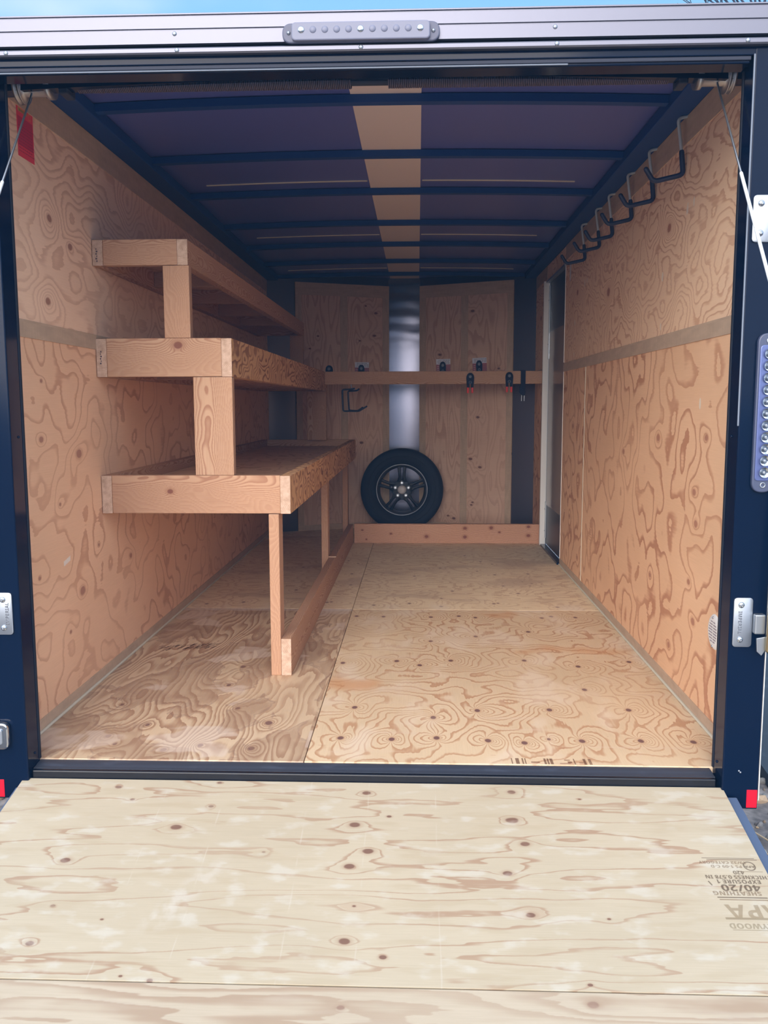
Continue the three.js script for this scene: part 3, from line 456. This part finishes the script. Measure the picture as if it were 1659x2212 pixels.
// ---------------------------------------------------------------- spare wheel
{
  const t = thing('spare_wheel', 'spare tyre on a black twin-spoke alloy wheel leaning in the front point', 'wheel', [0.008, 0.331, -4.66]);
  t.rotation.x = -0.05;
  const lathe = (pts, seg = 72) => new THREE.LatheGeometry(pts.map((q) => new THREE.Vector2(...q)), seg).rotateX(Math.PI / 2);
  mesh('tyre', lathe([[0.205, 0.075], [0.216, 0.088], [0.25, 0.1], [0.285, 0.101], [0.306, 0.094], [0.318, 0.085], [0.326, 0.074], [0.329, 0.06], [0.33, 0.047], [0.3215, 0.046], [0.3215, 0.038], [0.3305, 0.037], [0.331, 0.005], [0.3215, 0.0045], [0.3215, -0.0045], [0.331, -0.005], [0.3305, -0.037], [0.3215, -0.038], [0.3215, -0.046], [0.33, -0.047], [0.326, -0.074], [0.306, -0.094], [0.25, -0.1], [0.216, -0.088], [0.205, -0.075]], 96), M.rubber, t);
  for (const rr of [0.232, 0.268]) mesh('sidewall_ridge', new THREE.TorusGeometry(rr, 0.0022, 6, 72).translate(0, 0, rr < 0.25 ? 0.0935 : 0.1008), M.rubber, t);
  mesh('rim', lathe([[0.2, 0.074], [0.207, 0.084], [0.203, 0.089], [0.196, 0.084], [0.19, 0.074], [0.184, 0.06], [0.181, 0.02], [0.176, -0.03], [0.181, -0.075], [0.2, -0.085], [0.205, -0.08], [0.19, -0.07], [0.19, 0.06]]), M.barrel, t);
  mesh('rim_lip', new THREE.TorusGeometry(0.2005, 0.0016, 8, 96).translate(0, 0, 0.0885), M.galv, t);
  const hub = new THREE.Shape(); hub.absarc(0, 0, 0.077, 0, Math.PI * 2); const hole = new THREE.Path(); hole.absarc(0, 0, 0.033, 0, Math.PI * 2, true); hub.holes.push(hole);
  mesh('hub', extrude(hub, 0.03, 0.004, 40).translate(0, 0, 0.03), M.gloss, t);
  for (let k = 0; k < 5; k++) {
    const a = Math.PI / 2 + k * Math.PI * 0.4;
    for (const s of [-1, 1]) {                                           // each spoke splits into two arms
      const q = new THREE.Shape([[0.06, s * 0.004], [0.1, s * 0.0095], [0.186, s * 0.0125], [0.186, s * 0.034], [0.14, s * 0.027], [0.1, s * 0.025], [0.06, s * 0.038]].map((p) => new THREE.Vector2(...p)));
      mesh('spoke', toCreasedNormals(extrude(q, 0.026, 0.003).rotateZ(a).translate(0, 0, 0.034), 0.6), M.gloss, t);
    }
    const n = mesh('lug_nut', new THREE.CylinderGeometry(0.0085, 0.0095, 0.018, 6).rotateX(Math.PI / 2).rotateZ(a).translate(Math.cos(a) * 0.055, Math.sin(a) * 0.055, 0.064), M.galv, t);
    mesh('washer', new THREE.TorusGeometry(0.0125, 0.002, 6, 20).translate(Math.cos(a) * 0.055, Math.sin(a) * 0.055, 0.06), M.galv, n);
  }
  mesh('valve', place(new THREE.SphereGeometry(0.008, 10, 8), -0.082, 0.02, 0.06), M.galv, t);
  mesh('centre_cap', lathe([[0.0001, 0.088], [0.02, 0.085], [0.032, 0.076], [0.0365, 0.06], [0.0365, 0.04]], 40), M.cap, t);
}

// ---------------------------------------------------------------- hooks along the top of the right wall
{
  const make = () => {
    const t = thing('storage_hook', '', 'hook', [0, 0, 0], 'vinyl-dipped hooks along the right wall');
    mesh('arm', rod([[1.034, 1.957, 0], [0.997, 1.949, 0], [1.013, 1.838, 0]], 0.0056, 0.014), M.arm, t);
    mesh('sleeve', rod([[1.0125, 1.842, 0], [1.02, 1.769, 0], [0.925, 1.75, -0.012], [0.899, 1.79, -0.01]], 0.0086, 0.016), M.vinyl, t);
    return t;
  };
  const first = make(), lab = ['hook nearest the rear opening, biggest of the six on the right wall', 'second hook from the rear opening on the right wall', 'third hook from the rear opening on the right wall', 'third hook back from the side door on the right wall', 'hook next to the last one before the side door', 'hook hanging directly above the side door edge, farthest inside'];
  [-0.72, -1.095, -1.435, -1.8, -2.09, -2.465].forEach((z, i) => {
    const h = i ? first.clone() : first; if (i) { h.name = numbered('storage_hook'); scene.add(h); }
    h.position.set(0, 0, z); h.userData = { label: 'vinyl-dipped ' + lab[i], category: 'hook', group: 'vinyl-dipped hooks along the right wall' };
  });
}
// double hook under the rail
{
  const t = thing('double_hook', 'navy double-arm hook hanging under the rail left of the metal strip', 'hook');
  mesh('arm', rod([[-0.325, 1.122, -4.0], [-0.341, 1.117, -4.0], [-0.41, 1.114, -4.0], [-0.405, 0.961, -4.0], [-0.29, 0.961, -4.0], [-0.236, 0.994, -4.0]], 0.0065, 0.012), M.vinyl, t);
  mesh('arm', rod([[-0.292, 1.118, -4.015], [-0.306, 1.108, -4.02], [-0.372, 1.104, -4.03], [-0.364, 0.965, -4.02], [-0.3, 0.962, -4.02], [-0.266, 0.986, -4.02]], 0.0065, 0.012), M.vinyl, t);
  mesh('eye_screw', rod([[-0.342, 1.116, -4.005], [-0.348, 1.153, -4.01]], 0.004), M.galv, t);
}

// ---------------------------------------------------------------- clamps, cards and strap on the rail
function clampParts(t, tips) {                                          // about 0.13 m tall, y down from 0
  const body = new THREE.Shape(); body.moveTo(-0.019, -0.095); body.lineTo(-0.023, -0.03); body.quadraticCurveTo(-0.021, 0, 0, 0.001); body.quadraticCurveTo(0.021, 0, 0.023, -0.03); body.lineTo(0.019, -0.095); body.lineTo(0.009, -0.095); body.lineTo(0.01, -0.07); body.lineTo(-0.01, -0.07); body.lineTo(-0.009, -0.095);
  mesh('body', toCreasedNormals(extrude(body, 0.022, 0.004, 8), 0.7), M.strap, t);
  mesh('pad', place(new THREE.CylinderGeometry(0.01, 0.012, 0.008, 18).rotateX(Math.PI / 2), 0, -0.022, 0.025), M.pad, t);
  mesh('spring', new THREE.TorusGeometry(0.008, 0.0035, 8, 18).translate(0, -0.062, 0.022), M.pad, t);
  if (tips) for (const s of [-1, 1]) mesh('tip', mergeGeometries([place(new THREE.CapsuleGeometry(0.0078, 0.036, 4, 10), s * 0.0155, -0.113, 0.012)]), M.red, t);
}
for (const [x, y, lab] of [[0.506, 1.225, 'left of the two spring clamps with red tips on the face of the rail'], [0.783, 1.23, 'spring clamp with red tips nearest the black strap on the rail']]) {
  const t = thing('spring_clamp', lab, 'clamp', [x, y, -3.991], 'spring clamps on the rail'); clampParts(t, true);
}
{ const t = thing('spring_clamp', 'dark clamp end standing up behind the rail beside the middle shelf', 'clamp', [-0.508, 1.285, -4.055], 'spring clamps on the rail'); clampParts(t, false); }
{
  const face = (n) => { const c = document.createElement('canvas'); c.width = 160; c.height = 240; const x = c.getContext('2d'); x.fillStyle = '#84343e'; x.fillRect(0, 0, 160, 240); x.fillStyle = '#b4b4c2'; x.fillRect(0, 0, 160, 62); x.fillStyle = '#5a5866'; const r = rng(n); for (let k = 0; k < 3; k++) { let p = 14 + r() * 10; while (p < 140) { const w = 8 + r() * 22; x.fillRect(p, 12 + k * 16, w, 6); p += w + 6; } } x.fillStyle = '#b89aa0'; for (let k = 0; k < 4; k++) x.fillRect(10, 84 + k * 20, 22, 5); const t = new THREE.CanvasTexture(c); t.colorSpace = THREE.SRGBColorSpace; return new THREE.MeshStandardMaterial({ map: t, roughness: 0.5 }); };
  [[0.316, 1.331, 0.02, 'packaged clamp on a red and white card, first right of the metal strip'], [0.577, 1.339, 0.05, 'packaged clamp on a red and white card, farthest from the shelf unit'], [-0.271, 1.311, -0.02, 'packaged clamp on a red and white card left of the metal strip']].forEach(([x, y, a, lab], i) => {
    const t = thing('clamp_package', lab, 'package', [x, y - 0.075, -4.0385], 'packaged clamps behind the rail'); t.rotation.z = a;
    const card = new RoundedBoxGeometry(0.102, 0.15, 0.003, 1, 0.001); setUV(card, (px, py) => [px / 0.102 + 0.5, py / 0.15 + 0.5]); mesh('card', card, face(i + 3), t);
    const c = new THREE.Group(); c.name = 'packed_clamp'; c.position.set(-0.004, 0.052, 0.0015); c.scale.set(0.85, 1, 0.3); t.add(c); clampParts(c, false);
  });
}
{
  const t = thing('webbing_strap', 'black strap with two steel prongs draped over the right end of the rail', 'strap', [0.882, 0, 0]);
  const s = new THREE.Shape([[-4.0315, 1.15], [-4.0315, 1.2455], [-3.9885, 1.2455], [-3.987, 1.1], [-3.9835, 1.1], [-3.985, 1.249], [-4.035, 1.249], [-4.035, 1.15]].map((p) => new THREE.Vector2(-p[0], p[1])));
  mesh('band', extrude(s, 0.034).rotateY(Math.PI / 2).translate(-0.017, 0, 0), M.strap, t);
  mesh('tail', extrude(new THREE.Shape([[-0.024, 1.13], [0.012, 1.13], [0.019, 1.092], [0.014, 1.07], [-0.006, 1.07], [-0.026, 1.092]].map((p) => new THREE.Vector2(...p))), 0.006, 0.001).translate(0, 0, -3.987), M.strap, t);
  for (const x of [-0.009, 0.01]) mesh('prong', rod([[x, 1.075, -3.984], [x - 0.001, 1.032, -3.984]], 0.0024), M.cable, t);
}

// ---------------------------------------------------------------- ramp spring over the opening and its cables
{
  const t = thing('ramp_spring', 'coil spring tube with cable drums across the top of the rear opening', 'spring', [0, 1.876, -0.12]);
  mesh('shaft', new THREE.CylinderGeometry(0.0125, 0.0125, 1.98, 20).rotateZ(Math.PI / 2), M.sealRubber, t);
  for (const [a, b] of [[-0.8, -0.05], [0.05, 0.8]]) {
    const n = 150, pts = []; for (let i = 0; i <= n * 8; i++) { const q = i / 8 * Math.PI * 2, x = a + (b - a) * i / (n * 8); pts.push(new THREE.Vector3(x, Math.cos(q) * 0.0195, Math.sin(q) * 0.0195)); }
    mesh('coil', new THREE.TubeGeometry(new THREE.CatmullRomCurve3(pts), n * 8, 0.0023, 5), M.coil, t);
  }
  for (const s of [-1, 1]) {
    const drum = new THREE.LatheGeometry([[0.001, -0.045], [0.036, -0.045], [0.036, -0.03], [0.028, -0.026], [0.028, 0.03], [0.047, 0.034], [0.047, 0.039], [0.041, 0.041], [0.041, 0.046], [0.047, 0.048], [0.047, 0.053], [0.001, 0.053]].map((q) => new THREE.Vector2(...q)), 40).rotateZ(-s * Math.PI / 2).translate(s * 0.915, 0, 0); mesh('drum', drum, M.galv, t);
    mesh('bracket', rbox(s > 0 ? 0.82 : -0.846, s > 0 ? 0.846 : -0.82, -0.03, 0.085, -0.03, 0.03, 0.004), M.sealRubber, t);
    mesh('bracket', rbox(s > 0 ? 0.975 : -1.026, s > 0 ? 1.026 : -0.975, -0.02, 0.03, -0.03, 0.03, 0.004), M.sealRubber, t);
  }
  for (const [s, lab, end] of [[-1, 'thin steel cable running from the left drum down to the ramp', [-0.976, -0.285, 1.36]], [1, 'thin steel cable running from the right drum down to the ramp', [0.978, -0.285, 1.36]]]) {
    const a = new THREE.Vector3(s * 0.925, 1.85, -0.105), b = new THREE.Vector3(...end), at = (k) => a.clone().lerp(b, k).toArray();
    const c = thing('ramp_cable', lab, 'cable', [0, 0, 0], 'ramp lift cables'); const tube = (k0, k1, r) => rod([at(k0), at((k0 + k1) / 2), at(k1)], r, 0.001, 10);
    mesh('wire', tube(0, 1, 0.0028), M.galv, c); mesh('sleeve', tube(0.13, 0.2, 0.0042), M.cable, c); mesh('sleeve', tube(0.202, 0.37, 0.0042), M.cable, c); mesh('sleeve', tube(0.375, 0.99, 0.0042), M.cable, c);
  }
}

// ---------------------------------------------------------------- fittings on walls and frame
{
  const c = document.createElement('canvas'); c.width = 220; c.height = 300; const x = c.getContext('2d'); x.fillStyle = '#ee4452'; x.fillRect(0, 0, 220, 300);
  x.fillStyle = '#c8a840'; x.fillRect(20, 22, 120, 22); x.fillStyle = '#7a2a34'; x.font = 'bold 20px sans-serif'; x.textAlign = 'center'; x.fillText('WARNING', 80, 41); x.strokeStyle = '#e0a040'; x.lineWidth = 4; x.strokeRect(160, 22, 26, 34);
  x.fillStyle = '#cc3248'; x.fillRect(10, 70, 200, 165); x.fillStyle = '#a82a3c'; const r = rng(31); for (let k = 0; k < 9; k++) { let p = 16; while (p < 195) { const w = 6 + r() * 20; x.fillRect(p, 120 + k * 18, w, 5); p += w + 6; } }
  const t = new THREE.CanvasTexture(c); t.colorSpace = THREE.SRGBColorSpace;
  const geo = setUV(rbox(-1.03, -1.0293, 1.728, 1.877, -0.348, -0.238, 0.0002), (px, y, z) => [(-0.238 - z) / 0.11, (y - 1.728) / 0.149]);
  tag(mesh('warning_sticker', geo, new THREE.MeshStandardMaterial({ map: t, roughness: 0.45 }), scene), 'red warning sticker high on the left wall by the opening', 'sticker');
}
{
  const t = thing('wall_vent', 'round white plastic vent low on the right wall by the opening', 'vent', [1.03, 0.321, -0.247]);
  const disc = new THREE.LatheGeometry([[0.0001, 0.006], [0.034, 0.006], [0.04, 0.007], [0.05, 0.004], [0.054, 0]].map((q) => new THREE.Vector2(...q)), 40).rotateZ(Math.PI / 2); mesh('rim', disc, M.white, t);
  for (let k = 0; k < 8; k++) { const y = -0.03 + k * 0.0086, w = Math.sqrt(0.036 ** 2 - y * y); for (const s of [-1, 1]) mesh('slot', rbox(-0.0066, -0.0056, y - 0.0018, y + 0.0018, s > 0 ? 0.003 : -w, s > 0 ? w : -0.003, 0.0004), plain([150, 140, 150], 0.7), t); }
  for (const s of [-1, 1]) mesh('screw', place(new THREE.SphereGeometry(0.004, 8, 6), -0.006, s * 0.044, 0), M.galv, t);
}
{
  // lamp on the header: long lens with eleven diodes
  const t = thing('brake_light', 'long clear brake light bar on the aluminium trim above the opening', 'light', [-0.01, 1.9135, 0.0895]);
  const lens = plain([116, 120, 142], 0.45);
  mesh('housing', extrude(roundRect(0.382, 0.041, 0.02), 0.012, 0.003), plain([86, 90, 112], 0.5), t);
  mesh('lens', extrude(roundRect(0.334, 0.037, 0.008), 0.014, 0.003).translate(0, 0, 0.009), lens, t);
  for (let k = 0; k < 11; k++) { const l = new THREE.SphereGeometry(0.0085, 14, 8, 0, Math.PI * 2, 0, Math.PI / 2).rotateX(Math.PI / 2).scale(1, 1, 0.45).translate(-0.146 + k * 0.0292, 0.003, 0.0225); mesh('diode', l, k % 5 ? lens : M.chrome, t); }
  for (const s of [-1, 1]) mesh('screw', place(new THREE.SphereGeometry(0.005, 10, 6), s * 0.178, 0, 0.012), M.bright, t);
}
{
  const t = thing('tail_light', 'upright clear tail light strip on the right post of the rear frame', 'light', [1.0185, 0.98, 0.08]);
  mesh('housing', extrude(roundRect(0.048, 0.398, 0.023), 0.014, 0.003), plain([70, 78, 104], 0.35), t);
  mesh('lens', extrude(roundRect(0.04, 0.34, 0.008), 0.012, 0.002).translate(0, 0, 0.005), plain([96, 108, 158], 0.2, 0.3), t);
  for (let k = 0; k < 11; k++) { const y = -0.15 + k * 0.03; mesh('reflector_cup', new THREE.LatheGeometry([[0.003, 0.0005], [0.007, 0.002], [0.0125, 0.008], [0.0135, 0.008]].map((q) => new THREE.Vector2(...q)), 20).rotateX(Math.PI / 2).translate(0, y, 0.0165), M.chrome, t); mesh('diode', place(new THREE.SphereGeometry(0.004, 10, 8), 0, y, 0.0195), M.bright, t); }
  for (const s of [-1, 1]) mesh('screw', place(new THREE.TorusGeometry(0.006, 0.002, 6, 14), 0, s * 0.183, 0.0145), M.bright, t);
}
const screwHead = (x, y, z, t, r = 0.0082) => { const s = mesh('screw', new THREE.SphereGeometry(r, 18, 8, 0, Math.PI * 2, 0, Math.PI / 2).rotateX(Math.PI / 2).scale(1, 1, 0.6).translate(x, y, z), M.chrome, t); mesh('socket', new THREE.TorusGeometry(r * 0.32, r * 0.13, 6, 10).translate(x, y, z + r * 0.58), M.galv, s); return s; };
const font = await new FontLoader().loadAsync('fonts/droid/droid_sans_bold.typeface.json');
function plate(x0, x1, y0, y1, t, word, turn, cx) {
  const w = x1 - x0, h = y1 - y0; mesh('plate', toCreasedNormals(extrude(roundRect(w, h, 0.009), 0.005, 0.0012), 0.7).translate((x0 + x1) / 2, (y0 + y1) / 2, 0.0802), M.bright, t);
  if (word) { const g = new TextGeometry(word, { font, size: 0.0095, depth: 0.0008, curveSegments: 3 }); g.computeBoundingBox(); const b = g.boundingBox; g.translate(-(b.min.x + b.max.x) / 2, -(b.min.y + b.max.y) / 2, 0).rotateZ(turn).translate(cx, (y0 + y1) / 2, 0.085); mesh('lettering', g, M.chrome, t); }
}
{
  const t = thing('hinge_plate', 'bare steel latch plate with two screws high on the right post', 'plate');
  plate(0.967, 1.03, 1.407, 1.519, t); for (const y of [1.428, 1.5]) screwHead(0.985, y, 0.0852, t);
}
{
  const t = thing('latch_plate', 'embossed steel latch plate with two screws on the left post', 'plate');
  plate(-1.03, -0.968, 0.386, 0.5, t, 'IMPERIAL', Math.PI / 2, -0.981); for (const y of [0.404, 0.482]) screwHead(-0.992, y, 0.0852, t);
}
{
  const t = thing('lock_keeper', 'embossed steel lock keeper with a bent catch on the right post', 'latch');
  plate(0.965, 1.012, 0.368, 0.498, t, 'IMPERIAL', -Math.PI / 2, 0.981); for (const y of [0.387, 0.48]) screwHead(0.983, y, 0.0852, t);
  const ear = (y0, y1) => { const s = new THREE.Shape(); s.moveTo(1.005, 0.0802); s.lineTo(1.012, 0.0802); s.quadraticCurveTo(1.02, 0.082, 1.024, 0.095); s.lineTo(1.03, 0.112); s.lineTo(1.05, 0.112); s.lineTo(1.05, 0.117); s.lineTo(1.027, 0.117); s.lineTo(1.018, 0.1); s.quadraticCurveTo(1.014, 0.087, 1.005, 0.0862); return toCreasedNormals(extrude(s, y1 - y0).rotateX(Math.PI / 2).scale(1, 1, -1), 0.6); };
  for (const [y0, y1] of [[0.46, 0.497], [0.366, 0.402]]) {
    const s = new THREE.Shape([[1.004, 0.0802], [1.014, 0.0802], [1.026, 0.1], [1.046, 0.108], [1.046, 0.113], [1.022, 0.106], [1.01, 0.086], [1.004, 0.0858]].map((q) => new THREE.Vector2(q[0], -q[1])));
    mesh('ear', toCreasedNormals(extrude(s, y1 - y0, 0.001).rotateX(Math.PI / 2).translate(0, y1, 0), 0.5), M.bright, t);
  }
  mesh('catch', rbox(1.014, 1.042, 0.405, 0.458, 0.0802, 0.102, 0.004), M.galv, t);
  mesh('tongue', extrude(new THREE.Shape([[1.018, 0.396], [1.04, 0.4], [1.04, 0.366], [1.031, 0.352], [1.02, 0.362]].map((q) => new THREE.Vector2(...q))), 0.005, 0.001).translate(0, 0, 0.105), M.galv, t);
}
tag(mesh('lock_bar', rod([[1.049, 0.37, 0.118], [1.058, 0.78, 0.118]], 0.012, 0.001, 18), M.brass, scene), 'upright zinc lock bar beside the right post of the rear frame', 'bar');
{
  const t = thing('chrome_latch', 'small chrome latch at the bottom of the left post', 'latch', [-1.02, 0.101, 0.08]);
  mesh('case', extrude(roundRect(0.05, 0.066, 0.014), 0.02, 0.005), M.chrome, t);
  mesh('button', extrude(roundRect(0.026, 0.04, 0.006), 0.006, 0.002).translate(0, 0, 0.019), M.bright, t);
}
for (const [x0, x1, lab] of [[1.022, 1.05, 'red reflector at the foot of the right post'], [-1.05, -1.018, 'red reflector at the foot of the left post']]) tag(mesh(numbered('reflector'), rbox(x0, x1, -0.08, -0.03, 0.08, 0.0815, 0.0006), M.reflector, scene), lab, 'reflector', 'red reflectors on the rear frame');

// ---------------------------------------------------------------- outdoors beside the trailer
{
  const s = new THREE.Shape([[1.47, 0.86], [1.9, 0.55], [3.6, 0.3], [6, 0.6], [6, 5], [1.5, 5.2], [1.45, 3], [1.52, 1.4]].map((q) => new THREE.Vector2(...q)));
  const m = plain([126, 146, 168], 0.85, 0, { map: dusty }); const g = extrude(s, 0.05).rotateX(-Math.PI / 2).translate(0, GY0, 0);
  tag(mesh('concrete_slab', setUV(g, (x, y, z) => [x, z]), m, scene), 'blue-grey concrete slab on the ground right of the trailer', 'slab');
}
{
  const r = rng(8), geo = new THREE.IcosahedronGeometry(1, 0), n = 2600, inst = new THREE.InstancedMesh(geo, new THREE.MeshStandardMaterial({ color: 0xffffff, roughness: 0.9 }), n); inst.name = 'gravel';
  const o = new THREE.Object3D(), col = new THREE.Color();
  for (let i = 0; i < n; i++) { const left = i % 4 === 0, x = left ? -1.2 - r() * 1.2 : 1.08 + r() * 1.5, z = -1.4 + r() * 3, s = 0.006 + r() * r() * 0.026; o.position.set(x, GY0 + s * 0.3, z); o.rotation.set(r() * 6, r() * 6, r() * 6); o.scale.set(s, s * (0.4 + r() * 0.5), s * (0.7 + r() * 0.6)); o.updateMatrix(); inst.setMatrixAt(i, o.matrix); const v = 0.12 + r() * 0.26, w = r() < 0.25 ? 1.35 : 1; inst.setColorAt(i, col.setRGB(v * w, v, v * (2 - w) * (0.95 + r() * 0.15))); }
  inst.castShadow = inst.receiveShadow = true; inst.userData = { label: 'loose grey and brown gravel on the ground beside the trailer', category: 'gravel', kind: 'stuff' }; scene.add(inst);
}
[[[1.27, -0.44, -0.52], [1.33, -0.435, -0.36], [1.52, -0.43, -0.3]], [[1.2, -0.44, -0.46], [1.34, -0.432, -0.2]]].forEach((p, i) => tag(mesh(numbered('twig'), rod(p, 0.003, 0.01, 6), plain([196, 178, 150], 0.9), scene), i ? 'straight dry twig on the gravel nearer the ramp' : 'forked pale twig on the gravel below the right post', 'twig'));

// bare tree standing behind the trailer, only its highest twigs reach over the roof
{
  const t = thing('bare_tree', 'leafless tree behind the trailer whose twigs show over the roof trim', 'tree', [5.3, GY0, -9]);
  const r = rng(14), wood = plain([70, 62, 70], 0.9), limbs = [[], []];
  const grow = (p, d, len, rad, depth) => {
    const mid = p.clone().addScaledVector(d, len * 0.5).add(new THREE.Vector3((r() - 0.5) * len * 0.12, 0, (r() - 0.5) * len * 0.12)), end = p.clone().addScaledVector(d, len);
    limbs[depth > 3 ? 1 : 0].push(new THREE.TubeGeometry(new THREE.CatmullRomCurve3([p, mid, end]), 3, rad, depth > 3 ? 3 : 6));
    if (depth > 5) return;
    const n = depth < 1 ? 4 : 3; for (let i = 0; i < n; i++) { const nd = d.clone().add(new THREE.Vector3(r() - 0.5, (r() - 0.35) * 0.5, r() - 0.5).multiplyScalar(1.3)).normalize(); grow(p.clone().lerp(end, 0.65 + 0.35 * r()), nd, len * (0.62 + 0.16 * r()), rad * 0.6, depth + 1); }
  };
  grow(new THREE.Vector3(0, 0, 0), new THREE.Vector3(0, 1, 0), 3.1, 0.12, 0);
  mesh('trunk', mergeGeometries(limbs[0]), wood, t); const tw = mesh('twigs', mergeGeometries(limbs[1]), wood, t); tw.userData.kind = 'stuff';
}

scene.fog = new THREE.FogExp2(new THREE.Color().setRGB(0.2, 0.5, 1), 0.009);   // thin bluish haze, added to imitate lens veil and lift the shadows
renderer.render(scene, camera);
